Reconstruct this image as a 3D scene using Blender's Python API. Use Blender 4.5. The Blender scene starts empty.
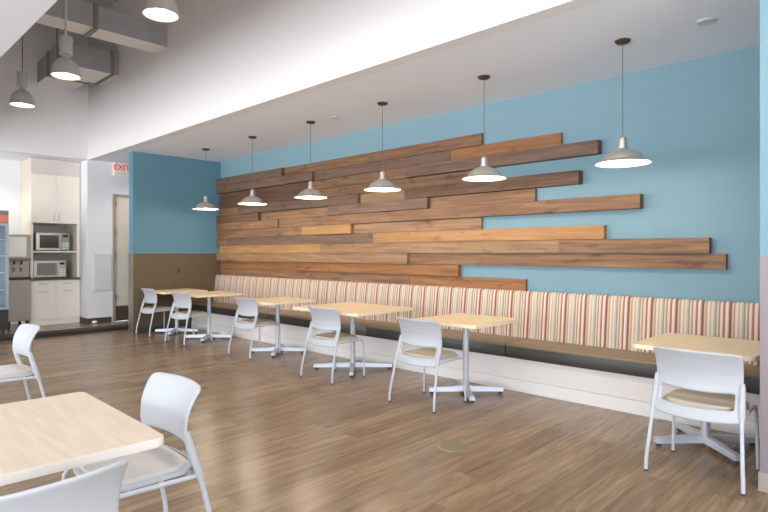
import bpy, bmesh, math, random
from mathutils import Vector, Matrix
random.seed(7)
PI = math.pi
S = bpy.context.scene
COL = S.collection

# ------------------------------------------------------------------ helpers
def lin(c):
    return tuple(((v/255)/12.92 if v/255 <= .04045 else ((v/255+.055)/1.055)**2.4) for v in c) + (1,)

def nodemat(name):
    m = bpy.data.materials.new(name); m.use_nodes = True
    nt = m.node_tree
    return m, nt, nt.nodes['Principled BSDF']

def mat(name, rgb, rough=.5, metal=0, spec=.5, noise=0, nscale=20, bump=0, bscale=60, emit=None, estr=0, coat=0):
    m, nt, b = nodemat(name)
    c = lin(rgb)
    b.inputs['Base Color'].default_value = c
    b.inputs['Roughness'].default_value = rough
    b.inputs['Metallic'].default_value = metal
    b.inputs['Specular IOR Level'].default_value = spec
    b.inputs['Coat Weight'].default_value = coat
    tc = nt.nodes.new('ShaderNodeTexCoord')
    if noise:
        n = nt.nodes.new('ShaderNodeTexNoise'); n.inputs['Scale'].default_value = nscale; n.inputs['Detail'].default_value = 4
        nt.links.new(tc.outputs['Object'], n.inputs['Vector'])
        mx = nt.nodes.new('ShaderNodeMixRGB')
        mx.inputs[1].default_value = tuple(v*(1-noise) for v in c[:3])+(1,)
        mx.inputs[2].default_value = tuple(min(1, v*(1+noise)) for v in c[:3])+(1,)
        nt.links.new(n.outputs['Fac'], mx.inputs[0]); nt.links.new(mx.outputs[0], b.inputs['Base Color'])
    if bump:
        n2 = nt.nodes.new('ShaderNodeTexNoise'); n2.inputs['Scale'].default_value = bscale; n2.inputs['Detail'].default_value = 3
        nt.links.new(tc.outputs['Object'], n2.inputs['Vector'])
        bp = nt.nodes.new('ShaderNodeBump'); bp.inputs['Strength'].default_value = bump; bp.inputs['Distance'].default_value = .01
        nt.links.new(n2.outputs['Fac'], bp.inputs['Height']); nt.links.new(bp.outputs[0], b.inputs['Normal'])
    if emit:
        b.inputs['Emission Color'].default_value = lin(emit); b.inputs['Emission Strength'].default_value = estr
    return m

class MB:
    def __init__(s): s.bm = bmesh.new()
    def box(s, x0, x1, y0, y1, z0, z1, bev=0, M=None):
        t = bmesh.new()
        bmesh.ops.create_cube(t, size=1)
        for v in t.verts:
            v.co = Vector(((x0+x1)/2+v.co.x*(x1-x0), (y0+y1)/2+v.co.y*(y1-y0), (z0+z1)/2+v.co.z*(z1-z0)))
        if bev: bmesh.ops.bevel(t, geom=t.edges[:], offset=bev, segments=2, profile=.6, affect='EDGES')
        s.add(t, M); return s
    def add(s, t, M=None):
        if M is not None: bmesh.ops.transform(t, matrix=M, verts=t.verts[:])
        me = bpy.data.meshes.new('tmp'); t.to_mesh(me); t.free()
        s.bm.from_mesh(me); bpy.data.meshes.remove(me)
    def tube(s, pts, r, n=12, cap=True):
        pts = [Vector(p) for p in pts]; rings = []
        rr = r if isinstance(r, (list, tuple)) else [r]*len(pts)
        up = None
        for i, p in enumerate(pts):
            a = (pts[i]-pts[i-1]).normalized() if i > 0 else (pts[1]-pts[0]).normalized()
            b = (pts[i+1]-pts[i]).normalized() if i < len(pts)-1 else a
            t = (a+b).normalized()
            if up is None:
                up = Vector((0, 0, 1)) if abs(t.z) < .9 else Vector((1, 0, 0))
            u = t.cross(up).normalized(); w = u.cross(t).normalized(); up = w
            rings.append([s.bm.verts.new(p+u*rr[i]*math.cos(2*PI*k/n)+w*rr[i]*math.sin(2*PI*k/n)) for k in range(n)])
        for i in range(len(rings)-1):
            for k in range(n):
                s.bm.faces.new((rings[i][k], rings[i][(k+1) % n], rings[i+1][(k+1) % n], rings[i+1][k]))
        if cap:
            s.bm.faces.new(rings[0][::-1]); s.bm.faces.new(rings[-1])
        return s
    def lathe(s, prof, c=(0, 0, 0), n=32, closed=False):
        rings = []
        for r, z in prof:
            if r < 1e-5: rings.append([s.bm.verts.new((c[0], c[1], c[2]+z))])
            else: rings.append([s.bm.verts.new((c[0]+r*math.cos(2*PI*k/n), c[1]+r*math.sin(2*PI*k/n), c[2]+z)) for k in range(n)])
        for i in range(len(rings)-1):
            A, B = rings[i], rings[i+1]
            for k in range(n):
                k2 = (k+1) % n
                if len(A) == 1 and len(B) == 1: continue
                if len(A) == 1: s.bm.faces.new((A[0], B[k], B[k2]))
                elif len(B) == 1: s.bm.faces.new((A[k], A[k2], B[0]))
                else: s.bm.faces.new((A[k], A[k2], B[k2], B[k]))
        return s
    def prism(s, pts, z0, z1, bev=0, seg=2):
        t = bmesh.new()
        a = [t.verts.new((p[0], p[1], z0)) for p in pts]; b = [t.verts.new((p[0], p[1], z1)) for p in pts]
        n = len(pts)
        t.faces.new(a[::-1]); t.faces.new(b)
        for i in range(n): t.faces.new((a[i], a[(i+1) % n], b[(i+1) % n], b[i]))
        if bev:
            es = [e for e in t.edges if abs(e.verts[0].co.z-e.verts[1].co.z) < 1e-6]
            bmesh.ops.bevel(t, geom=es, offset=bev, segments=seg, profile=.5, affect='EDGES')
        s.add(t); return s
    def grid(s, f, nu, nv, skip=None):
        V = {}
        def g(i, j):
            if (i, j) not in V: V[i, j] = s.bm.verts.new(f(i/nu, j/nv))
            return V[i, j]
        for i in range(nu):
            for j in range(nv):
                if skip and skip((i+.5)/nu, (j+.5)/nv): continue
                s.bm.faces.new((g(i, j), g(i+1, j), g(i+1, j+1), g(i, j+1)))
        return s
    def build(s, name, m, parent=None, smooth=None, recalc=True):
        if recalc: bmesh.ops.recalc_face_normals(s.bm, faces=s.bm.faces[:])
        me = bpy.data.meshes.new(name); s.bm.to_mesh(me); s.bm.free()
        o = bpy.data.objects.new(name, me); COL.objects.link(o)
        for mm in (m if isinstance(m, (list, tuple)) else [m]): me.materials.append(mm)
        if smooth is not None:
            me.shade_smooth()
            if smooth < 180:
                me.set_sharp_from_angle(angle=math.radians(smooth))
        if parent: o.parent = parent
        return o

def rrect(x0, x1, y0, y1, r, n=6):
    out = []
    for cx, cy, a0 in ((x1-r, y1-r, 0), (x0+r, y1-r, 90), (x0+r, y0+r, 180), (x1-r, y0+r, 270)):
        for k in range(n+1):
            a = math.radians(a0+90*k/n); out.append((cx+r*math.cos(a), cy+r*math.sin(a)))
    return out

def tag(o, label, cat, group=None, kind=None):
    o['label'] = label; o['category'] = cat
    if group: o['group'] = group
    if kind: o['kind'] = kind
    return o
def thing(name, label, cat, loc=(0, 0, 0), rz=0, group=None):
    o = bpy.data.objects.new(name, None); COL.objects.link(o); o.empty_display_size = .1
    o.location = loc; o.rotation_euler = (0, 0, rz)
    return tag(o, label, cat, group)
def struct(o, label=None):
    o['kind'] = 'structure'
    if label: o['label'] = label
    return o
def dup(root, loc, rz, label, group=None):
    def rec(o, par):
        c = o.copy(); COL.objects.link(c); c.parent = par
        for ch in list(o.children): rec(ch, c)
        return c
    r = rec(root, None); r.location = loc; r.rotation_euler = (0, 0, rz); r['label'] = label
    if group: r['group'] = group
    return r

# ------------------------------------------------------------------ materials
def wood_board(name, c1, c2, dark):
    m, nt, b = nodemat(name); N = nt.nodes; L = nt.links
    tc = N.new('ShaderNodeTexCoord'); oi = N.new('ShaderNodeObjectInfo')
    mul = N.new('ShaderNodeVectorMath'); mul.operation = 'SCALE'; mul.inputs['Scale'].default_value = 37
    cmb = N.new('ShaderNodeCombineXYZ')
    for k in range(3): L.new(oi.outputs['Random'], cmb.inputs[k])
    L.new(cmb.outputs[0], mul.inputs[0])
    add = N.new('ShaderNodeVectorMath'); L.new(tc.outputs['Object'], add.inputs[0]); L.new(mul.outputs[0], add.inputs[1])
    mp = N.new('ShaderNodeMapping'); mp.inputs['Scale'].default_value = (.7, 9, 14)
    L.new(add.outputs[0], mp.inputs['Vector'])
    n1 = N.new('ShaderNodeTexNoise'); n1.inputs['Scale'].default_value = 2.2; n1.inputs['Detail'].default_value = 6; n1.inputs['Distortion'].default_value = .6
    L.new(mp.outputs[0], n1.inputs['Vector'])
    r1 = N.new('ShaderNodeValToRGB'); e = r1.color_ramp.elements
    e[0].position = .32; e[0].color = lin(c1); e[1].position = .68; e[1].color = lin(c2)
    L.new(n1.outputs['Fac'], r1.inputs[0])
    # knots and darker blotches
    mp2 = N.new('ShaderNodeMapping'); mp2.inputs['Scale'].default_value = (1.6, 4, 5); L.new(add.outputs[0], mp2.inputs['Vector'])
    v = N.new('ShaderNodeTexNoise'); v.inputs['Scale'].default_value = 2.4; v.inputs['Detail'].default_value = 3; L.new(mp2.outputs[0], v.inputs['Vector'])
    r2 = N.new('ShaderNodeValToRGB'); r2.color_ramp.elements[0].position = .60; r2.color_ramp.elements[0].color = (0, 0, 0, 1)
    r2.color_ramp.elements[1].position = .78; r2.color_ramp.elements[1].color = (1, 1, 1, 1)
    L.new(v.outputs['Fac'], r2.inputs[0])
    mx = N.new('ShaderNodeMixRGB'); mx.inputs[2].default_value = lin(dark); L.new(r2.outputs[0], mx.inputs[0]); L.new(r1.outputs[0], mx.inputs[1])
    L.new(mx.outputs[0], b.inputs['Base Color'])
    b.inputs['Roughness'].default_value = .55; b.inputs['Specular IOR Level'].default_value = .3
    bp = N.new('ShaderNodeBump'); bp.inputs['Strength'].default_value = .25; bp.inputs['Distance'].default_value = .01
    L.new(n1.outputs['Fac'], bp.inputs['Height']); L.new(bp.outputs[0], b.inputs['Normal'])
    return m

WOOD = {
 'grey-brown': wood_board('wood_grey_brown', (90, 71, 60), (124, 98, 82), (66, 51, 43)),
 'reddish brown': wood_board('wood_reddish', (102, 72, 53), (138, 104, 76), (74, 52, 40)),
 'dark brown': wood_board('wood_dark', (82, 59, 45), (114, 86, 66), (58, 42, 32)),
 'mid-brown': wood_board('wood_mid', (108, 78, 56), (142, 110, 82), (76, 53, 40)),
 'tan': wood_board('wood_tan', (126, 96, 70), (158, 127, 96), (94, 67, 48)),
 'honey-coloured': wood_board('wood_honey', (150, 109, 69), (176, 134, 90), (128, 88, 54)),
 'orange-brown': wood_board('wood_orange', (124, 82, 50), (156, 110, 70), (88, 56, 36)),
}

def floor_mat():
    m, nt, b = nodemat('vinyl_plank'); N = nt.nodes; L = nt.links
    tc = N.new('ShaderNodeTexCoord')
    mp = N.new('ShaderNodeMapping'); mp.inputs['Rotation'].default_value = (0, 0, PI/2)
    L.new(tc.outputs['Object'], mp.inputs['Vector'])
    br = N.new('ShaderNodeTexBrick'); br.offset = .37; br.inputs['Scale'].default_value = 1
    br.inputs['Brick Width'].default_value = 1.22; br.inputs['Row Height'].default_value = .18
    br.inputs['Mortar Size'].default_value = .0012; br.inputs['Bias'].default_value = 0
    br.inputs['Color1'].default_value = (0, 0, 0, 1); br.inputs['Color2'].default_value = (1, 1, 1, 1); br.inputs['Mortar'].default_value = (.2, .2, .2, 1)
    L.new(mp.outputs[0], br.inputs['Vector'])
    # per plank offset for the grain
    sc = N.new('ShaderNodeVectorMath'); sc.operation = 'SCALE'; sc.inputs['Scale'].default_value = 13.7
    L.new(br.outputs['Color'], sc.inputs[0])
    add = N.new('ShaderNodeVectorMath'); L.new(tc.outputs['Object'], add.inputs[0]); L.new(sc.outputs[0], add.inputs[1])
    mg = N.new('ShaderNodeMapping'); mg.inputs['Scale'].default_value = (9, .55, 1); L.new(add.outputs[0], mg.inputs['Vector'])
    n1 = N.new('ShaderNodeTexNoise'); n1.inputs['Scale'].default_value = 3; n1.inputs['Detail'].default_value = 7; n1.inputs['Distortion'].default_value = .8; n1.inputs['Roughness'].default_value = .6
    L.new(mg.outputs[0], n1.inputs['Vector'])
    r1 = N.new('ShaderNodeValToRGB'); r1.color_ramp.elements[0].position = .3; r1.color_ramp.elements[0].color = lin(FL0)
    r1.color_ramp.elements[1].position = .72; r1.color_ramp.elements[1].color = lin(FL1)
    L.new(n1.outputs['Fac'], r1.inputs[0])
    mx = N.new('ShaderNodeMixRGB'); mx.blend_type = 'MULTIPLY'; mx.inputs[0].default_value = 1
    r2 = N.new('ShaderNodeValToRGB'); r2.color_ramp.elements[0].color = (.80, .79, .78, 1); r2.color_ramp.elements[1].color = (1.1, 1.1, 1.1, 1)
    L.new(br.outputs['Color'], r2.inputs[0]); L.new(r1.outputs[0], mx.inputs[1]); L.new(r2.outputs[0], mx.inputs[2])
    # short dark dashes in the grain
    mg2 = N.new('ShaderNodeMapping'); mg2.inputs['Scale'].default_value = (34, 3.2, 1); L.new(add.outputs[0], mg2.inputs['Vector'])
    n2 = N.new('ShaderNodeTexNoise'); n2.inputs['Scale'].default_value = 2; n2.inputs['Detail'].default_value = 3; L.new(mg2.outputs[0], n2.inputs['Vector'])
    r3 = N.new('ShaderNodeValToRGB'); r3.color_ramp.elements[0].position = .62; r3.color_ramp.elements[0].color = (1, 1, 1, 1); r3.color_ramp.elements[1].position = .72; r3.color_ramp.elements[1].color = (.62, .56, .5, 1)
    L.new(n2.outputs['Fac'], r3.inputs[0])
    mx2 = N.new('ShaderNodeMixRGB'); mx2.blend_type = 'MULTIPLY'; mx2.inputs[0].default_value = .6
    L.new(mx.outputs[0], mx2.inputs[1]); L.new(r3.outputs[0], mx2.inputs[2])
    mx3 = N.new('ShaderNodeMixRGB'); mx3.inputs[2].default_value = lin((70, 52, 38)); L.new(mx2.outputs[0], mx3.inputs[1])
    mm = N.new('ShaderNodeMath'); mm.operation = 'MULTIPLY'; mm.inputs[1].default_value = .6; L.new(br.outputs['Fac'], mm.inputs[0]); L.new(mm.outputs[0], mx3.inputs[0])
    L.new(mx3.outputs[0], b.inputs['Base Color'])
    b.inputs['Roughness'].default_value = .3; b.inputs['Specular IOR Level'].default_value = .5
    rr = N.new('ShaderNodeMapRange'); rr.inputs['To Min'].default_value = .16; rr.inputs['To Max'].default_value = .32
    L.new(n1.outputs['Fac'], rr.inputs['Value']); L.new(rr.outputs[0], b.inputs['Roughness'])
    mg3 = N.new('ShaderNodeMapping'); mg3.inputs['Scale'].default_value = (14, 2.2, 1); L.new(add.outputs[0], mg3.inputs['Vector'])
    n3 = N.new('ShaderNodeTexNoise'); n3.inputs['Scale'].default_value = 3; n3.inputs['Detail'].default_value = 5; L.new(mg3.outputs[0], n3.inputs['Vector'])
    bp = N.new('ShaderNodeBump'); bp.inputs['Strength'].default_value = .35; bp.inputs['Distance'].default_value = .006
    L.new(n3.outputs['Fac'], bp.inputs['Height']); L.new(bp.outputs[0], b.inputs['Normal'])
    return m
FL0 = (109, 87, 65); FL1 = (162, 136, 107)
M = {}
M['floor'] = floor_mat()

def stripe_mat():
    m, nt, b = nodemat('striped_fabric'); N = nt.nodes; L = nt.links
    tc = N.new('ShaderNodeTexCoord'); sp = N.new('ShaderNodeSeparateXYZ'); L.new(tc.outputs['Object'], sp.inputs[0])
    dv = N.new('ShaderNodeMath'); dv.operation = 'DIVIDE'; dv.inputs[1].default_value = .212; L.new(sp.outputs['X'], dv.inputs[0])
    fr = N.new('ShaderNodeMath'); fr.operation = 'FRACT'; L.new(dv.outputs[0], fr.inputs[0])
    r = N.new('ShaderNodeValToRGB'); r.color_ramp.interpolation = 'CONSTANT'; cr = r.color_ramp
    seq = [(0, (226, 210, 192)), (.09, (190, 132, 106)), (.15, (146, 104, 84)), (.18, (232, 218, 204)), (.27, (212, 184, 166)), (.31, (166, 96, 80)), (.38, (122, 106, 92)),
           (.41, (204, 196, 174)), (.47, (200, 154, 116)), (.53, (230, 214, 198)), (.62, (202, 178, 154)), (.68, (226, 208, 190)), (.76, (194, 186, 168)), (.82, (152, 160, 142)), (.88, (222, 206, 190)), (.94, (194, 140, 112))]
    while len(cr.elements) < len(seq): cr.elements.new(.5)
    for i, (p, c) in enumerate(seq): cr.elements[i].position = p; cr.elements[i].color = lin(tuple(v*.93 for v in c))
    L.new(fr.outputs[0], r.inputs[0])
    L.new(r.outputs[0], b.inputs['Base Color'])
    b.inputs['Roughness'].default_value = .85; b.inputs['Specular IOR Level'].default_value = .2
    n = N.new('ShaderNodeTexNoise'); n.inputs['Scale'].default_value = 250; L.new(tc.outputs['Object'], n.inputs['Vector'])
    bp = N.new('ShaderNodeBump'); bp.inputs['Strength'].default_value = .2; bp.inputs['Distance'].default_value = .003
    L.new(n.outputs['Fac'], bp.inputs['Height']); L.new(bp.outputs[0], b.inputs['Normal'])
    return m

def laminate(name, a, b_, sc=(1.2, 14, 1)):
    m, nt, b = nodemat(name); N = nt.nodes; L = nt.links
    tc = N.new('ShaderNodeTexCoord'); mp = N.new('ShaderNodeMapping'); mp.inputs['Scale'].default_value = sc
    L.new(tc.outputs['Object'], mp.inputs['Vector'])
    n = N.new('ShaderNodeTexNoise'); n.inputs['Scale'].default_value = 3; n.inputs['Detail'].default_value = 5; L.new(mp.outputs[0], n.inputs['Vector'])
    r = N.new('ShaderNodeValToRGB'); r.color_ramp.elements[0].position = .3; r.color_ramp.elements[0].color = lin(a); r.color_ramp.elements[1].position = .7; r.color_ramp.elements[1].color = lin(b_)
    L.new(n.outputs['Fac'], r.inputs[0]); L.new(r.outputs[0], b.inputs['Base Color'])
    b.inputs['Roughness'].default_value = .38
    return m

M['white'] = mat('wall_white', (227, 227, 229), .85, bump=.04, bscale=90)
M['ceil'] = mat('ceiling_white', (230, 236, 246), .9, bump=.03, bscale=80)
M['soffit'] = mat('soffit_white', (222, 228, 238), .85)
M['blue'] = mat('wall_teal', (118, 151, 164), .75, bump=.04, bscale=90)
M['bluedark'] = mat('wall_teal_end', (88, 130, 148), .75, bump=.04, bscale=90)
M['brown'] = mat('wainscot_brown', (98, 84, 64), .4, noise=.06, nscale=3)
M['mauve'] = mat('wainscot_mauve', (136, 126, 128), .4, noise=.04, nscale=3)
M['darkbase'] = mat('rubber_base', (72, 66, 58), .6)
M['stripfl'] = mat('dark_walk_off_tile', (42, 37, 32), .8, noise=.1, nscale=12)
M['steel'] = mat('brushed_steel', (190, 188, 184), .35, metal=1, noise=.05, nscale=40)
M['steel2'] = mat('steel_satin', (164, 158, 152), .4, metal=.5)
M['steelpaint'] = mat('silver_paint', (196, 200, 208), .38, metal=.35)
M['nickel'] = mat('brushed_nickel', (224, 218, 208), .3, metal=.92)
M['shadein'] = mat('shade_inner_white', (250, 248, 240), .6, emit=(255, 244, 226), estr=.4)
M['lampgrey'] = mat('lamp_grey_paint', (180, 176, 170), .45)
M['cord'] = mat('cord_grey', (96, 98, 100), .6)
M['bronze'] = mat('canopy_bronze', (84, 66, 52), .4, metal=.5)
M['bulb'] = mat('lamp_bulb', (255, 250, 240), .5, emit=(255, 240, 215), estr=5)
M['galv'] = mat('galvanised', (160, 162, 164), .5, metal=.25, noise=.12, nscale=5)
M['galvdark'] = mat('duct_flange', (132, 124, 112), .5, metal=.3)
M['ductlit'] = mat('duct_underside_lit', (226, 222, 218), .7, noise=.1, nscale=8)  # underside coloured paler than the sides to stand for light from below
M['chair'] = mat('chair_white_plastic', (182, 184, 188), .42)
M['tubew'] = mat('chair_tube_white', (188, 191, 198), .35)
M['padtan'] = mat('seat_pad_tan', (180, 168, 150), .7, noise=.05, nscale=60)
M['padgrey'] = mat('seat_pad_grey', (196, 190, 184), .7, noise=.04, nscale=60)
M['glide'] = mat('rubber_glide', (60, 60, 62), .6)
M['maple'] = laminate('maple_laminate', (224, 196, 154), (238, 214, 176))
M['maplepale'] = laminate('maple_laminate_pale', (206, 186, 162), (218, 201, 178))
M['edge'] = mat('table_edge_band', (236, 220, 190), .5)
M['edgepale'] = mat('table_edge_band_pale', (222, 214, 204), .5)
M['stripe'] = stripe_mat()
M['vinyl'] = mat('olive_tan_vinyl', (130, 112, 86), .36, noise=.08, nscale=6, bump=.05, bscale=30)
M['vinyldark'] = mat('vinyl_front_dark', (58, 56, 50), .35, bump=.05, bscale=30)  # cushion front in a darker tone than the seat top
M['cabw'] = mat('cabinet_cream', (240, 233, 222), .5, noise=.02, nscale=4)
M['cabpanel'] = mat('cabinet_filler', (216, 208, 202), .5)
M['cabbeige'] = mat('cabinet_side_beige', (212, 202, 186), .5)
M['counter'] = mat('dark_counter', (92, 84, 78), .3, noise=.15, nscale=60)
M['backsplash'] = mat('backsplash_steel', (148, 148, 146), .35, metal=.4)
M['black'] = mat('black_glass', (38, 40, 42), .15)
M['blackp'] = mat('black_plastic', (42, 42, 44), .5)
M['paper'] = mat('paper_white', (238, 238, 236), .8)
M['red'] = mat('sign_red', (206, 62, 50), .5, emit=(220, 70, 55), estr=.4)
M['signface'] = mat('sign_face', (240, 232, 226), .5)
M['salmon'] = mat('fridge_header_salmon', (196, 110, 92), .5)
M['fridge'] = mat('fridge_grey', (104, 108, 112), .4)
M['fridgein'] = mat('fridge_liner', (214, 228, 236), .6, emit=(215, 232, 245), estr=1.1)
M['door'] = mat('door_cream', (222, 208, 192), .5)
M['frame'] = mat('door_frame_taupe', (160, 148, 134), .5)
M['panelg'] = mat('access_panel', (216, 216, 216), .55)
M['plategreen'] = mat('floor_plate', (142, 134, 104), .4, metal=.4)
M['mull'] = mat('mullion_grey', (150, 152, 155), .5)
gm, gnt, gb = nodemat('clear_glass')
gb.inputs['Base Color'].default_value = (.9, .95, .97, 1); gb.inputs['Roughness'].default_value = .02
gb.inputs['Transmission Weight'].default_value = 1; gb.inputs['IOR'].default_value = 1.1
M['glass'] = gm

# ------------------------------------------------------------------ room shell
H = 3.15; HT = 5.7
YW = 5.60; XE = -9.82; YB = 3.71; XK = -11.35; YS = 1.22
X1 = 4.0; Y0 = -4.5; XB = -12.40
struct(MB().box(-13, X1, Y0, YW+.2, -.1, 0).build('floor', M['floor']))
# raised kitchen floor
o = MB().box(-12.6, -10.80, Y0, YW, 0, .06).build('floor.001', M['floor']); struct(o)
o = MB().box(-10.80, -10.45, Y0, YW, 0, .062, bev=.004).build('trim_1', M['stripfl']); struct(o)
# long back wall
struct(MB().box(-12.6, X1+.2, YW, YW+.2, 0, H).build('wall_back', M['blue']))
# end wall (teal above, brown panel below), free end towards the corridor
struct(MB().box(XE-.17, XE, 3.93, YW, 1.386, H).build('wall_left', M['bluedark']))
struct(MB().box(XE-.17, XE, 3.93, YW, 0, 1.386).build('wall_left.001', M['brown']))
struct(MB().box(XE-.174, XE+.004, 3.922, 3.93, 0, 1.386).build('trim_2', M['steel']))
struct(MB().box(XE, XE+.01, 3.93, 4.96, 0, .10).build('baseboard_left', M['darkbase']))
# stub wall on the right
struct(MB().box(-.70, -.53, 3.90, YW, 1.375, H).build('wall_right', M['blue']))
struct(MB().box(-.70, -.53, 3.90, YW, 0, 1.375).build('wall_right.001', M['mauve']))
struct(MB().box(-.706, -.524, 3.888, 4.9, 0, .11).build('baseboard_right', M['frame']))
# lower ceiling over the dining strip, bulkheads, slab over the camera
struct(MB().box(-12.6, X1, YB+.15, YW+.2, H, H+.15).build('ceiling', M['ceil']))
struct(MB().box(XK-.001, X1, YB, YB+.15, H+.0, HT).build('wall_upper_back', M['white']))
struct(MB().box(XK-.15, XK, YS-3, YB+.15, H, HT).build('wall_upper_left', M['white']))
struct(MB().box(-12.6, XK-.15, Y0, YB, H, H+.15).build('ceiling.001', M['ceil']))
sl = MB()
for x0, x1 in ((-12.6, -7.6), (-7.594, -4.864), (-4.858, -2.13), (-2.124, .6), (.606, X1)):
    sl.box(x0, x1, Y0, YS, H, H+.16)
struct(sl.build('ceiling.002', M['soffit']))
struct(MB().box(XK-.15, X1, YS-1.6, YB+.15, HT, HT+.1).build('ceiling.003', mat('high_ceiling', (205, 202, 198), .9)))
struct(MB().box(XK-.15, X1, YS-.1, YS, H+.16, HT).build('wall_upper_front', M['white']))
# kitchen alcove walls, column, corridor wall
struct(MB().box(XB-.2, XB, Y0, 3.70, .06, H).build('wall_far_left', mat('wall_kitchen', (226, 230, 232), .85)))
wl = MB().box(-12.45, XK, 3.70, 4.16, .06, H)
wl.box(-11.55, XK, 4.16, 5.14, 2.54, H); wl.box(-11.55, XK, 5.14, YW, .06, H)
struct(wl.build('wall_corridor', M['white']))
struct(MB().box(-11.8, XK+.012, 3.688, 4.13, .06, .16).build('baseboard_corridor', M['darkbase']))
# right and front walls of the room, mostly glazing
rw = MB().box(X1, X1+.2, Y0, YW+.2, 0, .25).box(X1, X1+.2, Y0, YW+.2, 3.0, HT)
for y in (Y0, -.15, 2.6): rw.box(X1, X1+.2, y, y+(.3 if y < 2 else YW+.2-2.6), .25, 3.0)
struct(rw.build('wall_far_right', M['white']))
for i, y in enumerate((Y0+.3, .15)):  # right-hand windows, out of view, added to let in more fill light
    w = MB(); y1 = (-.15, 2.6)[i]
    for a in (y, (y+y1)/2-.03, y1-.06): w.box(X1+.06, X1+.14, a, a+.06, .25, 3.0)
    for z in (.25, 2.94): w.box(X1+.06, X1+.14, y, y1, z, z+.06)
    struct(w.build('window_%d' % (i+7), M['mull']))
fw = MB().box(-12.6, X1+.2, Y0-.2, Y0, 0, .25)
fw.box(-12.6, X1+.2, Y0-.2, Y0, 3.0, 3.3)
for x in (-12.6, -9.9, -7.2, -4.5, -1.8, .9, 3.6): fw.box(x, x+.3 if x != 3.6 else X1+.2, Y0-.2, Y0, .25, 3.0)
struct(fw.build('wall_front', M['white']))
for i, x in enumerate((-12.3, -9.6, -6.9, -4.2, -1.5, 1.2)):
    w = MB()
    for a, b_ in ((x, x+.06), (x+1.17, x+1.23), (x+2.34, x+2.4)): w.box(a, b_, Y0-.14, Y0-.06, .25, 3.0)
    for z in (.25, 2.94): w.box(x, x+2.4, Y0-.14, Y0-.06, z, z+.06)
    struct(w.build('window_%d' % (i+1), M['mull']))

# corridor door (tall, behind the end wall)
d = MB().box(XK-.05, XK-.008, 4.20, 5.10, .36, 2.50).build('door_1', M['door']); struct(d)
MB().box(XK-.052, XK-.004, 4.20, 5.10, .065, .36).build('kick_plate', mat('kick_plate_dark', (84, 74, 64), .4), d)
fr = MB().box(XK-.06, XK+.02, 4.155, 4.20, .06, 2.54).box(XK-.06, XK+.02, 5.10, 5.145, .06, 2.54).box(XK-.06, XK+.02, 4.20, 5.10, 2.50, 2.54)
fr.build('door_frame', M['frame'], d)
for z in (.5, 1.3, 1.75, 2.3):
    MB().box(XK-.01, XK+.028, 4.19, 4.215, z, z+.1).build('hinge', M['steel'], d)
p = MB().box(XK, XK+.02, 3.815, 4.125, .69, 1.38, bev=.004).build('wall_panel', M['panelg'])
tag(p, 'light grey flush access panel on the white column beside the corridor door', 'panel')

# ------------------------------------------------------------------ plank wall
rows = [
 [(-9.80, -7.69, 'T', 'grey-brown'), (-7.69, -5.70, 't', 'reddish brown'), (-5.70, -3.77, 't', 'reddish brown')],
 [(-9.80, -6.89, 'T', 'grey-brown'), (-6.89, -4.23, 't', 'grey-brown'), (-4.23, -2.77, 't', 'orange-brown')],
 [(-9.76, -6.95, 't', 'dark brown'), (-6.95, -4.94, 't', 'mid-brown'), (-4.94, -2.35, 'T', 'grey-brown')],
 [(-9.76, -7.00, 'm', 'dark brown'), (-7.00, -3.62, 't', 'mid-brown')],
 [(-9.78, -9.03, 't', 'mid-brown'), (-9.03, -5.84, 'T', 'grey-brown'), (-5.84, -4.95, 't', 'tan'), (-4.95, -2.55, 'T', 'dark brown')],
 [(-9.80, -8.37, 'T', 'dark brown'), (-8.37, -6.50, 't', 'mid-brown'), (-6.50, -4.55, 'T', 'grey-brown'), (-4.55, -3.07, 't', 'mid-brown')],
 [(-9.80, -7.79, 'T', 'mid-brown'), (-7.79, -5.20, 'm', 'mid-brown'), (-5.20, -1.945, 'T', 'reddish brown')],
 [(-9.80, -7.14, 'm', 'mid-brown'), (-7.14, -5.99, 'T', 'honey-coloured'), (-5.99, -3.775, 't', 'tan')],
 [(-9.80, -9.41, 'T', 'mid-brown'), (-9.41, -5.55, 'm', 'grey-brown'), (-5.55, -2.30, 'm', 'honey-coloured')],
 [(-9.76, -6.72, 'm', 'honey-coloured'), (-6.72, -2.78, 'm', 'tan'), (-2.78, -1.366, 'm', 'mid-brown')],
 [(-9.80, -4.90, 'T', 'tan'), (-4.90, -1.243, 't', 'mid-brown')],
 [(-9.76, -7.33, 't', 'orange-brown'), (-7.33, -4.094, 'm', 'orange-brown')],
 [(-9.76, -7.10, 't', 'mid-brown'), (-7.10, -4.90, 't', 'mid-brown'), (-4.90, -3.188, 't', 'orange-brown')],
]
TH = {'T': .105, 'm': .075, 't': .045}
ordn = ['top', 'second', 'third', 'fourth', 'fifth', 'sixth', 'seventh', 'eighth', 'ninth', 'tenth', 'eleventh', 'twelfth', 'bottom']
for i, row in enumerate(rows):
    zt = 2.815-.1425*i
    for j, (a, b_, t, c) in enumerate(row):
        th = TH[t]+random.uniform(-.004, .004)
        cx, cz = (a+b_)/2, zt-.071
        q = MB().box(a-cx+.001, b_-cx-.001, -th/2, th/2, -.0690, .0690, bev=.003).build('wall_plank', WOOD[c])
        q.location = (cx, YW-th/2, cz)
        if t == 'T' and i in (2, 4, 6) or (i, j) in ((5, 2),): pass
        if j == 0: pos = 'starting at the teal end wall'
        elif j == len(row)-1: pos = 'ending against bare teal wall'
        else: pos = 'in the middle' if len(row) == 3 else ('second from the left end', 'third from the left end')[j-1]
        tag(q, '%s plank in the %s row of the plank wall, %s' % (c, ordn[i], pos), 'plank', 'wooden planks on the teal wall')

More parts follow.
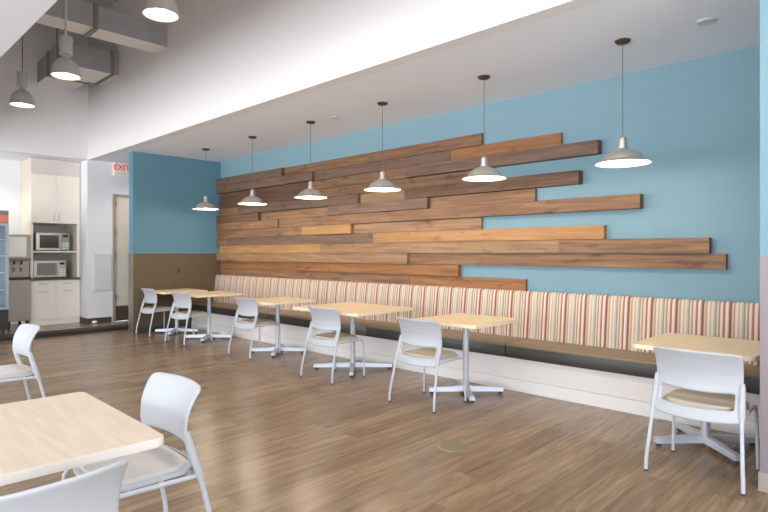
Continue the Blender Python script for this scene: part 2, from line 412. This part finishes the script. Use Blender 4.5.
# ------------------------------------------------------------------ banquette
bx0, bx1 = -9.81, -.712
bq = thing('banquette_bench', 'long built-in banquette bench with striped back and olive vinyl seat along the plank wall', 'bench', (0, 0, 0))
MB().box(bx0, bx1, 5.0, 5.55, .12, .335).build('base_panel', mat('bench_base_white', (226, 220, 214), .6), bq)
MB().box(bx0, bx1, 4.992, 5.5, 0, .117).build('kick_board', mat('bench_kick_white', (228, 224, 220), .6), bq)
seams = [bx0, -7.3, -5.1, -3.08, bx1]
for a, b_ in zip(seams[:-1], seams[1:]):
    s = MB().box(a+.003, b_-.003, 4.953, 5.50, .450, .470, bev=.008).build('seat_cushion', M['vinyl'], bq, smooth=50)
    MB().box(a+.004, b_-.004, 4.958, 5.45, .333, .460, bev=.016).build('cushion_front_band', M['vinyldark'], s, smooth=50)
def backc():
    mb = MB(); n = int((bx1-bx0)/.0133)
    prof = [(5.44, .44), (5.455, .6), (5.478, .8), (5.492, .92), (5.505, .958), (5.53, .972), (5.56, .968), (5.585, .94), (5.59, .44)]
    rings = []
    for i in range(n+1):
        x = bx0+(bx1-bx0)*i/n
        ph = (x/.106) % 1; bul = .006*math.sqrt(abs(math.sin(PI*ph)))
        rings.append([mb.bm.verts.new((x, y-(bul if k < 6 else 0), z+(bul if 3 < k < 8 else 0))) for k, (y, z) in enumerate(prof)])
    for i in range(n):
        for k in range(len(prof)-1):
            mb.bm.faces.new((rings[i][k], rings[i+1][k], rings[i+1][k+1], rings[i][k+1]))
    mb.bm.faces.new(rings[0]); mb.bm.faces.new(rings[-1][::-1])
    return mb
backc().build('back_cushion', M['stripe'], bq, smooth=50)

# ------------------------------------------------------------------ chairs
def make_chair(name, label, pad, group):
    t = thing(name, label, 'chair', group=group)
    # one-piece plastic back: upper panel, rear band and narrow sides, opening between
    prof = [(.38, -.190), (.43, -.176), (.48, -.158), (.54, -.134), (.60, -.124), (.66, -.126), (.71, -.140), (.755, -.162), (.80, -.196)]
    def py(z):
        z = max(.38, min(.80, z))
        for (a, ya), (b_, yb) in zip(prof[:-1], prof[1:]):
            if z <= b_: return ya+(yb-ya)*(z-a)/(b_-a)
        return prof[-1][1]
    def f(u, v):
        s = (u-.5)*2
        z = .385+.412*v
        hw = .247+.006*v-.006*math.sin(v*PI)
        x = s*hw
        if v > .9: z -= .016*max(0, abs(s)-.9)**2/.01*(v-.9)/.1
        sag = .014 if v < .5 else .014*(1-v)*2
        z2 = z-sag*(1-s*s)
        y = py(z)+.018*(s*s)-.034*(1-s*s)
        return (x, y, z2)
    def skip(u, v): return .20 < v < .40 and .10 < u < .90
    o = MB().grid(f, 24, 22, skip).build('backrest', M['chair'], t, smooth=180)
    sm = o.modifiers.new('solid', 'SOLIDIFY'); sm.thickness = .014; sm.offset = 0
    ss = o.modifiers.new('sub', 'SUBSURF'); ss.levels = 1; ss.render_levels = 1
    # seat
    def seatf(z0, z1, g):
        pts = []
        for k in range(40):
            a = 2*PI*k/40; c, s_ = math.cos(a), math.sin(a)
            e = .38
            pts.append(((.225-g)*math.copysign(abs(c)**e, c), .025+(.205-g)*math.copysign(abs(s_)**e, s_)))
        return pts
    MB().prism(seatf(0, 0, 0), .428, .446, bev=.006).build('seat_shell', M['chair'], t, smooth=50)
    MB().prism(seatf(0, 0, .022), .444, .466, bev=.010, seg=3).build('seat_pad', pad, t, smooth=60)
    for s_ in (-1, 1):
        leg = MB().tube([(s_*.268, -.245, .008), (s_*.267, -.243, .07), (s_*.263, -.235, .13), (s_*.246, -.172, .41), (s_*.241, -.150, .48), (s_*.239, -.118, .58)], .0115).build('leg', M['tubew'], t, smooth=60)
        MB().tube([(s_*.247, -.173, .395), (s_*.246, -.168, .42), (s_*.243, -.150, .48), (s_*.240, -.120, .58), (s_*.240, -.115, .615)], [.015, .018, .019, .017, .012]).build('post_sleeve', M['chair'], t, smooth=60)
        MB().lathe([(0, 0), (.012, 0), (.0125, .012), (0, .012)], (s_*.268, -.245, 0), 12).build('foot_glide', M['glide'], leg)
        leg = MB().tube([(s_*.252, .240, .008), (s_*.246, .238, .30), (s_*.242, .234, .39), (s_*.240, .215, .418), (s_*.240, .18, .422), (s_*.244, -.17, .415)], .0105).build('leg', M['tubew'], t, smooth=60)
        MB().lathe([(0, 0), (.012, 0), (.0125, .012), (0, .012)], (s_*.252, .240, 0), 12).build('foot_glide', M['glide'], leg)
    MB().tube([(-.238, .12, .417), (.238, .12, .417)], .009).tube([(-.238, -.13, .417), (.238, -.13, .417)], .009).build('seat_support', M['tubew'], t, smooth=60)
    return t
G1 = 'white stacking chairs along the banquette tables'
ch = make_chair('stacking_chair', 'white stacking chair at the rightmost banquette table, seen largest from behind', M['padtan'], G1)
ch.location = (-1.022, 3.995, 0)
for x, y, rz, lab in [(-3.345, 4.055, 0, 'white stacking chair at the banquette table second from the right, left of its pedestal'),
                      (-4.80, 4.14, 0, 'white stacking chair third from the right, at the banquette table nearest the middle'),
                      (-6.63, 4.30, 0, 'white stacking chair third from the brown end wall, with a clear gap on both sides'),
                      (-8.33, 4.20, 5, 'white stacking chair overlapping the one nearest the brown end wall, second from that wall'),
                      (-9.50, 4.21, 0, 'white stacking chair nearest the brown end wall, at the farthest table')]:
    dup(ch, (x, y, 0), math.radians(rz), lab)
G2 = 'white chairs in the left foreground'
cg = make_chair('cafe_chair', 'white chair with grey seat pad tucked at the far side of the foreground table', M['padgrey'], G2)
cg.location = (-2.55, 1.045, 0); cg.rotation_euler = (0, 0, math.radians(179))
dup(cg, (-1.85, .41, 0), math.radians(90), 'white chair cropped by the bottom edge, only its back showing before the foreground table')
dup(cg, (-5.28, 1.11, 0), math.radians(180), 'white chair on its own at the left edge, beyond the foreground table')

# ------------------------------------------------------------------ tables
def make_table(name, label, hx, hy, top, edge, group, oy=0, L_=.37):
    t = thing(name, label, 'table', group=group)
    MB().prism(rrect(-hx+.003, hx-.003, -hy+.003+oy, hy-.003+oy, .03), .739, .742).build('table_top', top, t)
    MB().prism(rrect(-hx, hx, -hy+oy, hy+oy, .033), .710, .7405, bev=.004).build('edge_band', edge, t, smooth=40)
    MB().box(-.14, .14, -.14, .14, .700, .711).build('mounting_plate', M['glide'], t)
    MB().tube([(0, 0, .03), (0, 0, .702)], .030, n=24).tube([(0, 0, .045), (0, 0, .085)], .038, n=24).build('column', M['steelpaint'], t, smooth=50)
    for k in range(4):
        a = PI/4+k*PI/2; Mt = Matrix.Rotation(a, 4, 'Z')
        tb = bmesh.new()
        secs = [(.02, .034, .028, .082), (L_*.92, .028, .024, .064), (L_, .028, .024, .060)]
        rings = []
        for (x, w, z0, z1) in secs:
            rings.append([tb.verts.new(c) for c in ((x, -w, z0), (x, w, z0), (x, w*.8, z1), (x, -w*.8, z1))])
        for r0, r1 in zip(rings[:-1], rings[1:]):
            for q in range(4): tb.faces.new((r0[q], r0[(q+1) % 4], r1[(q+1) % 4], r1[q]))
        tb.faces.new(rings[0][::-1]); tb.faces.new(rings[-1])
        bmesh.ops.bevel(tb, geom=tb.edges[:], offset=.004, segments=2, affect='EDGES')
        mb = MB(); mb.add(tb, Mt)
        arm = mb.build('base_arm', M['steelpaint'], t, smooth=40)
        px, py = math.cos(a)*(L_-.03), math.sin(a)*(L_-.03)
        MB().lathe([(0, 0), (.018, 0), (.018, .028), (0, .028)], (px, py, 0), 16).build('floor_glide', M['glide'], arm)
    return t
G3 = 'maple-topped pedestal tables along the banquette'
tb0 = make_table('pedestal_table', 'maple-topped pedestal table at the right end, beside the stub wall and behind a chair', .38, .39, M['maple'], M['edge'], G3)
tb0.location = (-1.145, 4.53, 0)
lab3 = 'maple-topped pedestal table third from the right, the widest one at the banquette'
t3 = make_table('pedestal_table', lab3, .575, .475, M['maple'], M['edge'], G3, L_=.47); t3.location = (-4.95, 4.58, 0)
for x, y, lab in [(-3.28, 4.56, 'maple-topped pedestal table second from the right, below the fifth lamp from the left'),
                  (-6.52, 4.60, 'maple-topped pedestal table fourth from the right, next to the white paper scrap on the floor'),
                  (-8.36, 4.56, 'maple-topped pedestal table second from the brown end wall, overlapping the last table'),
                  (-9.41, 4.52, 'maple-topped pedestal table farthest away, touching the brown end wall')]:
    dup(tb0, (x, y, 0), 0, lab)
ft = make_table('cafe_table', 'large pale maple cafe table in the left foreground', .46, .45, M['maplepale'], M['edgepale'], None, L_=.38)
ft.location = (-2.41, .455, 0); ft.rotation_euler = (0, 0, math.radians(-1.2))

# ------------------------------------------------------------------ pendants over the banquette
def make_pendant(label):
    t = thing('pendant_lamp', label, 'lamp', group='nickel pendant lamps over the banquette')
    MB().lathe([(0, 0), (.062, 0), (.062, -.008), (.05, -.022), (.012, -.03), (0, -.03)]).build('canopy', M['bronze'], t, smooth=40)
    MB().tube([(0, 0, -.028), (0, 0, -.80)], .004, n=8).build('cord', M['cord'], t)
    MB().lathe([(0, -.795), (.016, -.795), (.026, -.803), (.030, -.815), (.033, -.865), (.039, -.882), (.041, -.90)], n=24).build('socket_neck', M['nickel'], t, smooth=50)
    MB().lathe([(.041, -.895), (.058, -.902), (.10, -.920), (.135, -.945), (.160, -.972), (.165, -.985), (.215, -1.010), (.218, -1.016), (.215, -1.018)], n=48).build('shade', M['nickel'], t, smooth=35)
    MB().lathe([(.034, -.899), (.055, -.906), (.098, -.924), (.132, -.949), (.157, -.976), (.162, -.989), (.212, -1.013), (.2145, -1.017)], n=48).build('shade_liner', M['shadein'], t, smooth=60)
    MB().lathe([(0, -.90), (.018, -.91), (.022, -.93), (.036, -.955), (.038, -.975), (.026, -1.0), (0, -1.006)], n=20).build('bulb', M['bulb'], t, smooth=80)
    return t
pl = [(-8.73, 'nickel pendant lamp hanging before the teal end wall, farthest left'), (-7.31, 'nickel pendant lamp second from the teal end wall'),
      (-5.91, 'nickel pendant lamp third from the teal end wall, over the left half of the planks'), (-4.57, 'nickel pendant lamp fourth from the end wall, near the middle of the plank wall'),
      (-3.16, 'nickel pendant lamp just left of the rightmost one, in front of the plank ends'), (-1.80, 'nickel pendant lamp farthest right, in front of bare teal wall')]
pn = make_pendant(pl[0][1]); pn.location = (pl[0][0], 4.70, H)
for x, lab in pl[1:]: dup(pn, (x, 4.70, H), 0, lab)
def lamp(kind, loc, energy, color, size=.05, spot=None, rot=None):
    l = bpy.data.lights.new('light', kind); l.energy = energy; l.color = color
    if kind in ('POINT', 'SPOT'): l.shadow_soft_size = size
    if kind == 'SPOT': l.spot_size = spot; l.spot_blend = .7
    o = bpy.data.objects.new('light', l); COL.objects.link(o); o.location = loc
    if rot: o.rotation_euler = rot
    return o
P_PEND = 16
for x, _ in pl: lamp('POINT', (x, 4.70, H-1.02), P_PEND, (1, .86, .68), .05)

# ------------------------------------------------------------------ high bay pendants
def make_high(label, R, drop, stem):
    t = thing('high_bay_lamp', label, 'lamp', group='grey dome lamps in the tall void')
    k = R/.2
    MB().tube([(0, 0, drop), (0, 0, .56*k)], .014 if stem else .007, n=10).build('stem' if stem else 'suspension_cord', M['steelpaint'] if stem else M['cord'], t)
    MB().lathe([(0, .60*k), (.085*k, .60*k), (.09*k, .59*k), (.09*k, .33*k), (.08*k, .32*k), (.04*k, .31*k)], n=28).build('ballast_housing', M['steelpaint'], t, smooth=40)
    MB().lathe([(.04*k, .32*k), (.05*k, .30*k), (.055*k, .27*k), (.10*k, .25*k), (.145*k, .205*k), (.180*k, .125*k), (.197*k, .03*k), (.201*k, -.004)], n=40).build('dome_shade', M['lampgrey'], t, smooth=50)
    MB().lathe([(.03*k, .255*k), (.098*k, .24*k), (.140*k, .195*k), (.174*k, .12*k), (.192*k, .0)], n=40).build('dome_liner', M['shadein'], t, smooth=80)
    MB().lathe([(0, .20*k), (.03*k, .19*k), (.06*k, .14*k), (.07*k, .09*k), (.05*k, .05*k), (0, .035*k)], n=20).build('bulb', M['bulb'], t, smooth=80)
    return t
HB = 78
hb = [(-9.97, 2.32, 3.665, .168, False, 'small grey dome lamp on a thin cord at the far left of the void'),
      (-7.94, 2.33, 3.665, .170, True, 'grey dome lamp on a pale rod in front of the metal ducts'),
      (-5.42, 2.44, 3.74, .168, False, 'grey dome lamp cropped by the top edge, right of the ducts')]
for x, y, z, R, st, lab in hb:
    q = make_high(lab, R, HT-z, st); q.location = (x, y, z)
    lamp('SPOT', (x, y, z+.03), HB, (1, .97, .94), .1, math.radians(142))
for x, lab in [(-3.85, 'grey dome lamp in the tall void above the middle of the floor, out of frame'), (-1.80, 'grey dome lamp in the tall void almost above the camera, out of frame'), (.25, 'grey dome lamp in the tall void right of the camera'), (2.3, 'grey dome lamp in the tall void farthest right')]:
    q = dup(q, (x, 2.5, 4.0), 0, lab)
    lamp('SPOT', (x, 2.5, 4.02), HB, (1, .97, .94), .1, math.radians(142))

# ------------------------------------------------------------------ ducts
d1 = thing('metal_duct', 'long straight galvanised duct running across the top left to the white bulkhead', 'duct', (-8.215, 0, 4.42), group='galvanised air ducts')
MB().box(-.185, .185, YS, YB, .006, .31).build('duct_body', M['galv'], d1)
MB().box(-.183, .183, YS, YB-.001, 0, .007).build('duct_underside_lit', M['ductlit'], d1)  # pale slab, light bounced off the floor put into its colour
for y in (1.95, 2.72):
    if y > 2: MB().box(-.203, .203, y-.03, y+.03, -.018, .328, bev=.004).build('flange', M['galvdark'], d1)
d2 = thing('metal_duct', 'elbow-shaped galvanised duct behind the dome lamp, between kitchen wall and bulkhead', 'duct', (0, 0, 4.41), group='galvanised air ducts')
MB().prism([(-9.87, 2.87), (-9.87, YB-.002), (-10.62, YB-.002), (-10.62, 3.46), (XK+.002, 3.46), (XK+.002, 2.87)], .006, .37).build('duct_body', M['galv'], d2)
MB().prism([(-9.872, 2.872), (-9.872, YB-.002), (-10.618, YB-.002), (-10.618, 3.458), (XK+.002, 3.458), (XK+.002, 2.872)], 0, .007).build('duct_underside_lit', M['ductlit'], d2)  # same upward light painted under the elbow
MB().box(-10.72, -10.67, 2.85, 3.48, -.02, .39, bev=.004).build('flange', M['galvdark'], d2)
MB().box(-10.64, -9.85, 3.58, 3.63, -.02, .39, bev=.004).build('flange', M['galvdark'], d2)
sp_ = thing('sprinkler_drop', 'thin grey sprinkler pipe with white head, just left of the middle dome lamp', 'sprinkler', (-8.9, 2.5, 4.0))
MB().tube([(0, 0, .06), (0, 0, HT-4.0)], .010, n=8).build('pipe', M['cord'], sp_)
MB().lathe([(0, .07), (.02, .07), (.03, .04), (.045, .03), (.045, .02), (.02, .01), (0, 0)], n=16).build('sprinkler_head', M['paper'], sp_)

# ceiling discs
for (x, y), lab, r in [((-1.195, 4.741), 'round white sprinkler cover in the ceiling near the right corner', .07), ((-5.48, 4.76), 'round sprinkler cover in the ceiling between third and fourth pendant canopies', .05), ((-9.32, 4.74), 'round sprinkler cover in the ceiling beside the farthest pendant canopy', .05)]:
    q = MB().lathe([(0, -.012), (r*.8, -.014), (r, -.004), (r, 0), (0, 0)], n=28).build('sprinkler_cover', mat('disc_grey_%d' % len(bpy.data.materials), (196, 194, 196), .5))
    q.location = (x, y, H+.001); tag(q, lab, 'sprinkler', 'ceiling sprinkler covers')

# ------------------------------------------------------------------ exit sign
ex = thing('exit_sign', 'red and white EXIT sign with emergency lamp heads above the corridor door', 'sign', (XK, 4.31, 2.955))
MB().box(0, .05, -.14, .14, 0, .21, bev=.006).build('sign_housing', M['signface'], ex)
cu = bpy.data.curves.new('exit_text', 'FONT'); cu.body = 'EXIT'; cu.size = .15; cu.align_x = 'CENTER'; cu.align_y = 'CENTER'; cu.extrude = .002; cu.offset = .003
to = bpy.data.objects.new('tmp_text', cu); COL.objects.link(to)
bpy.context.view_layer.update()
me = bpy.data.meshes.new_from_object(to.evaluated_get(bpy.context.evaluated_depsgraph_get()))
bpy.data.objects.remove(to)
xt = bpy.data.objects.new('exit_lettering', me); COL.objects.link(xt); me.materials.clear(); me.materials.append(M['red'])
xt.parent = ex; xt.rotation_euler = (PI/2, 0, PI/2); xt.location = (.0525, 0, .105)
MB().box(.0, .06, -.15, .15, -.055, -.005, bev=.008).build('battery_box', M['signface'], ex)
for yy in (.175, .235):
    MB().tube([(.0, yy, .02), (.07, yy+.01, .03)], [.022, .034], n=18).build('lamp_head', M['signface'], ex, smooth=50)
MB().box(0, .03, .13, .25, -.02, .04, bev=.006).build('lamp_bracket', M['signface'], ex)

# ------------------------------------------------------------------ kitchen
XC = -11.75; ZK = .06; ca, cb = 2.86, 3.69
def handle(par, y0, y1, z, vert=False, x=XC+.02):
    if vert: MB().tube([(x, y0, z), (x+.03, y0, z+.005), (x+.03, y0, z+.115), (x, y0, z+.12)], .005, n=8).build('handle', M['steel'], par, smooth=50)
    else: MB().tube([(x, y0, z), (x+.03, y0+.005, z), (x+.03, y1-.005, z), (x, y1, z)], .005, n=8).build('handle', M['steel'], par, smooth=50)
uc = thing('wall_cabinet', 'tall cream cabinet tower with two upper doors and open microwave shelves', 'cabinet', (0, 0, 0))
body = MB().box(XB+.005, XC, ca, ca+.045, .925, 3.14).box(XB+.005, XC, cb-.045, cb-.002, .925, 3.14)
body.box(XB+.005, XC, ca+.045, cb-.045, 1.95, 3.14).box(XB+.005, XC, ca+.045, cb-.045, 1.405, 1.43)
body.build('carcass', M['cabw'], uc)
MB().box(XB+.005, XC-.02, ca-.004, ca, .925, 3.14).build('side_panel', M['cabbeige'], uc)
MB().box(XB+.006, XB+.02, ca+.045, cb-.045, .925, 1.95).build('back_panel', M['backsplash'], uc)
MB().box(XC, XC+.02, ca, cb-.002, 2.86, 3.14).build('filler_panel', M['cabpanel'], uc)
mid = (ca+cb)/2
for y0, y1, hy in ((ca+.002, mid-.002, mid-.04), (mid+.002, cb-.004, mid+.04)):
    dd = MB().box(XC, XC+.02, y0, y1, 1.955, 2.855, bev=.002).build('cabinet_door', M['cabw'], uc)
    handle(dd, hy, hy, 2.0, True)
bc = thing('base_cabinet', 'white base cabinet with two drawers and two doors below the microwaves', 'cabinet', (0, 0, 0))
MB().box(XB+.005, XC, ca, cb-.002, ZK, .885).build('carcass', M['cabw'], bc)
MB().box(XC, XC+.01, ca, cb-.002, ZK, .155).build('toe_kick', mat('toe_kick_white', (240, 234, 226), .5), bc)
for y0, y1 in ((ca+.002, mid-.002), (mid+.002, cb-.004)):
    dd = MB().box(XC, XC+.02, y0, y1, .74, .88, bev=.002).build('drawer', M['cabw'], bc); handle(dd, (y0+y1)/2-.075, (y0+y1)/2+.075, .82)
    dd = MB().box(XC, XC+.02, y0, y1, .16, .735, bev=.002).build('cabinet_door', M['cabw'], bc); handle(dd, (y0+y1)/2-.075, (y0+y1)/2+.075, .68)
ct = MB().box(XB+.005, XC+.045, ca-.01, cb-.002, .887, .924, bev=.003).build('countertop', M['counter'])
tag(ct, 'dark countertop slab on the white base cabinet', 'countertop')
def microwave(z, y0, w, h, label, dark):
    t = thing('microwave', label, 'microwave', (XC-.05, y0, z), group='microwaves in the cabinet niche')
    for yy in (.04, w-.04): MB().lathe([(0, 0), (.015, 0), (.015, .012), (0, .012)], (-.06, yy, 0), 10).build('foot', M['blackp'], t)
    MB().box(-.36, 0, 0, w, .01, h, bev=.005).build('case', M['steel'], t)
    dr = MB().box(0, .022, .005, w*.74, .018, h-.008, bev=.003).build('microwave_door', M['steel'], t)
    MB().box(.022, .026, .05, w*.66, .055, h-.05).build('glass_window', M['black'] if dark else mat('microwave_window_grey', (120, 122, 120), .3), dr)
    MB().tube([(.02, w*.70, .05), (.05, w*.70, .06), (.05, w*.70, h-.06), (.02, w*.70, h-.05)], .008, n=8).build('handle', M['steel'], dr, smooth=50)
    cp = MB().box(0, .018, w*.76, w-.005, .018, h-.008, bev=.003).build('control_panel', M['steel'] if not dark else M['backsplash'], t)
    MB().box(.018, .021, w*.79, w-.03, h-.085, h-.04).build('display', M['black'], cp)
    b_ = MB()
    for r in range(4):
        for c in range(3): b_.box(.018, .021, w*.79+c*.034, w*.79+c*.034+.024, .04+r*.034, .04+r*.034+.02)
    b_.build('keypad', M['paper'], cp)
    return t
microwave(1.432, 2.965, .56, .345, 'steel microwave with dark window on the upper niche shelf', True)
microwave(.926, 2.925, .54, .33, 'steel microwave with grey window on the dark countertop', False)

# ice / water dispenser
XD = -11.5
wd = thing('ice_dispenser', 'stainless ice and water dispenser with a white notice, between fridge and cabinets', 'dispenser', (XD, 2.62, ZK))
y0, y1 = -.19, .19
MB().box(-.6, 0, y0, y1, .13, .86, bev=.006).build('lower_cabinet', M['steel2'], wd)
MB().box(-.6, -.12, y0, y1, .90, 1.66, bev=.004).box(-.6, -.005, y0, y1, 1.20, 1.66, bev=.004).build('upper_housing', M['steel2'], wd)
MB().box(-.6, .012, y0-.002, y1+.002, .86, .905, bev=.004).build('drip_tray', M['blackp'], wd)
MB().box(-.02, 0, y0, y1, 1.205, 1.24).build('trim_strip', M['fridge'], wd)
MB().box(-.005, .001, y0+.03, y1-.07, 1.27, 1.62).build('paper_notice', M['paper'], wd)
for yy in (-.05, .06): MB().tube([(-.07, yy, 1.21), (-.07, yy, 1.13)], .014, n=10).build('spout', M['blackp'], wd)
for yy in (-.05, .06): MB().box(-.12, -.105, yy-.02, yy+.02, 1.0, 1.08).build('push_button', M['fridge'], wd)
for xx in (-.55, -.05):
    for yy in (y0+.05, y1-.05): MB().tube([(xx, yy, 0), (xx, yy, .13)], .025, n=12).build('leg', M['blackp'], wd)

# glass door fridge (only its right edge shows)
XF = -10.85
fg = thing('drinks_fridge', 'glass-door drinks fridge with salmon header cropped by the left edge', 'fridge', (XF, 2.0, ZK))
f0, f1 = -.36, .328
bd = MB().box(-.65, -.02, f0, f0+.03, .08, 2.02).box(-.65, -.02, f1-.03, f1, .08, 2.02).box(-.65, -.62, f0+.03, f1-.03, .08, 2.02)
bd.box(-.62, -.02, f0+.03, f1-.03, .08, .42).box(-.62, -.02, f0+.03, f1-.03, 1.80, 2.02)
bd.build('fridge_body', M['fridge'], fg)
MB().box(-.61, -.60, f0+.031, f1-.031, .42, 1.80).build('lit_liner', M['fridgein'], fg)
MB().box(-.02, .012, f0, f1, 1.83, 1.955).build('header_panel', M['salmon'], fg)
MB().box(-.02, .015, f0, f1, 1.955, 2.03, bev=.003).build('top_cap', M['fridge'], fg)
MB().box(-.02, .01, f0, f1, .08, .40, bev=.003).build('kick_grille', M['blackp'], fg)
df = MB().box(-.018, .02, f0, f0+.04, .41, 1.82).box(-.018, .02, f1-.04, f1, .41, 1.82).box(-.018, .02, f0+.04, f1-.04, .41, .45).box(-.018, .02, f0+.04, f1-.04, 1.78, 1.82).build('door_frame', mat('fridge_door_frame', (150, 160, 168), .4), fg)
MB().box(-.002, .004, f0+.04, f1-.04, .45, 1.78).build('door_glass', M['glass'], df)
for z in (.72, 1.0, 1.28, 1.55): MB().box(-.58, -.05, f0+.032, f1-.032, z, z+.01).build('shelf', M['paper'], fg)
for xx in (-.6, -.06):
    for yy in (f0+.06, f1-.06): MB().tube([(xx, yy, 0), (xx, yy, .08)], .025, n=12).build('foot', M['blackp'], fg)

# ------------------------------------------------------------------ small things
bmn = bmesh.new(); bmesh.ops.create_icosphere(bmn, subdivisions=4, radius=1)
for v in bmn.verts:
    n = Vector(v.co); k = .8+.28*math.sin(5*n.x+3*n.y)*math.cos(4*n.y-2*n.z)+.12*math.sin(11*n.x-7*n.z)
    v.co = Vector((n.x*.13*k, n.y*.08*k, max(0, .5+n.z*.6)*.10*k))
mb = MB(); mb.add(bmn); pp = mb.build('crumpled_napkin', M['paper'], smooth=60)
pp.location = (-8.36, 4.84, 0); tag(pp, 'crumpled white paper napkin on the floor against the bench base', 'napkin')
bmn = bmesh.new(); bmesh.ops.create_icosphere(bmn, subdivisions=3, radius=1)
for v in bmn.verts: v.co = Vector((v.co.x*.04, v.co.y*.05, (v.co.z+1)*.03))
mb = MB(); mb.add(bmn); pp = mb.build('door_stop', M['paper'], smooth=60)
pp.location = (-11.27, 3.80, .06); tag(pp, 'small white lump on the kitchen floor at the foot of the column', 'door stop')
fp = MB().lathe([(0, .004), (.085, .004), (.095, .002), (.097, 0)], n=32).build('floor_outlet_cover', M['plategreen'])
fp.location = (-2.45, 3.23, 0); tag(fp, 'round olive floor outlet cover in the middle of the wood floor', 'floor plate')
wo = thing('wall_outlet', 'small dark outlet plate on the brown end wall', 'outlet', (XE, 4.75, 1.07))
MB().box(0, .006, -.035, .035, -.057, .057, bev=.002).build('cover_plate', mat('outlet_bronze', (88, 72, 50), .4), wo)
MB().box(.006, .008, -.012, .012, .01, .035).box(.006, .008, -.012, .012, -.035, -.01).build('socket', M['blackp'], wo)

# ------------------------------------------------------------------ light
WS = 6.6
W = bpy.data.worlds.new('World'); S.world = W; W.use_nodes = True
nt = W.node_tree; bg = nt.nodes['Background']
tc = nt.nodes.new('ShaderNodeTexCoord'); sx = nt.nodes.new('ShaderNodeSeparateXYZ'); rp = nt.nodes.new('ShaderNodeValToRGB')
nt.links.new(tc.outputs['Generated'], sx.inputs[0])
mr = nt.nodes.new('ShaderNodeMapRange'); mr.inputs['From Min'].default_value = -1; nt.links.new(sx.outputs['Z'], mr.inputs['Value'])
nt.links.new(mr.outputs[0], rp.inputs[0])
rp.color_ramp.elements[0].position = .46; rp.color_ramp.elements[0].color = (1.55, 1.55, 1.58, 1)
rp.color_ramp.elements[1].position = .54; rp.color_ramp.elements[1].color = (.82, .90, 1.0, 1)
nt.links.new(rp.outputs[0], bg.inputs[0]); bg.inputs[1].default_value = WS
for x in (-12.3, -9.6, -6.9, -4.2, -1.5, 1.2):
    l = bpy.data.lights.new('window_portal', 'AREA'); l.shape = 'RECTANGLE'; l.size = 2.4; l.size_y = 2.75; l.cycles.is_portal = True
    o = bpy.data.objects.new('window_portal', l); COL.objects.link(o); o.location = (x+1.2, Y0-.03, 1.625); o.rotation_euler = (PI/2, 0, 0)
for y, dy in ((-1.425, 2.55), (1.375, 2.45)):  # portals of the added right-hand windows
    l = bpy.data.lights.new('window_portal', 'AREA'); l.shape = 'RECTANGLE'; l.size = dy; l.size_y = 2.75; l.cycles.is_portal = True
    o = bpy.data.objects.new('window_portal', l); COL.objects.link(o); o.location = (X1+.03, y, 1.625); o.rotation_euler = (PI/2, 0, PI/2)
# unseen ceiling lights, added to brighten the kitchen and the corridor
def fill_downlight(x, y, z, e, lab):
    q = MB().lathe([(0, -.002), (.10, -.002), (.115, -.008), (.12, 0), (0, 0)], n=24).build('fill_downlight', M['shadein']); q.location = (x, y, z)
    tag(q, lab, 'lamp', 'added fill lights'); lamp('SPOT', (x, y, z-.02), e, (1, .93, .84), .1, math.radians(130))
fill_downlight(-11.95, 1.9, H, 110, 'added fill light in the kitchen ceiling')
fill_downlight(-10.7, 4.75, H, 60, 'added fill light in the corridor ceiling behind the end wall')

# ------------------------------------------------------------------ camera
cam = bpy.data.cameras.new('camera'); co = bpy.data.objects.new('camera', cam); COL.objects.link(co)
cam.sensor_width = 36; cam.lens = 560/768*36; cam.clip_start = .05
ang = math.atan2(579, 560)
fwd = Vector((-math.cos(ang), math.sin(ang), 0))
co.location = (0, 0, 1.394)
co.rotation_euler = fwd.to_track_quat('-Z', 'Y').to_euler()
cam.shift_y = -3/768
S.camera = co
S.view_settings.view_transform = 'Standard'; S.view_settings.look = 'None'; S.view_settings.gamma = 1
S.view_settings.use_curve_mapping = False; S.view_settings.exposure = 0
S.cycles.use_denoising = True
S.cycles.max_bounces = 10; S.cycles.diffuse_bounces = 6; S.cycles.glossy_bounces = 4
S.cycles.sample_clamp_indirect = 8
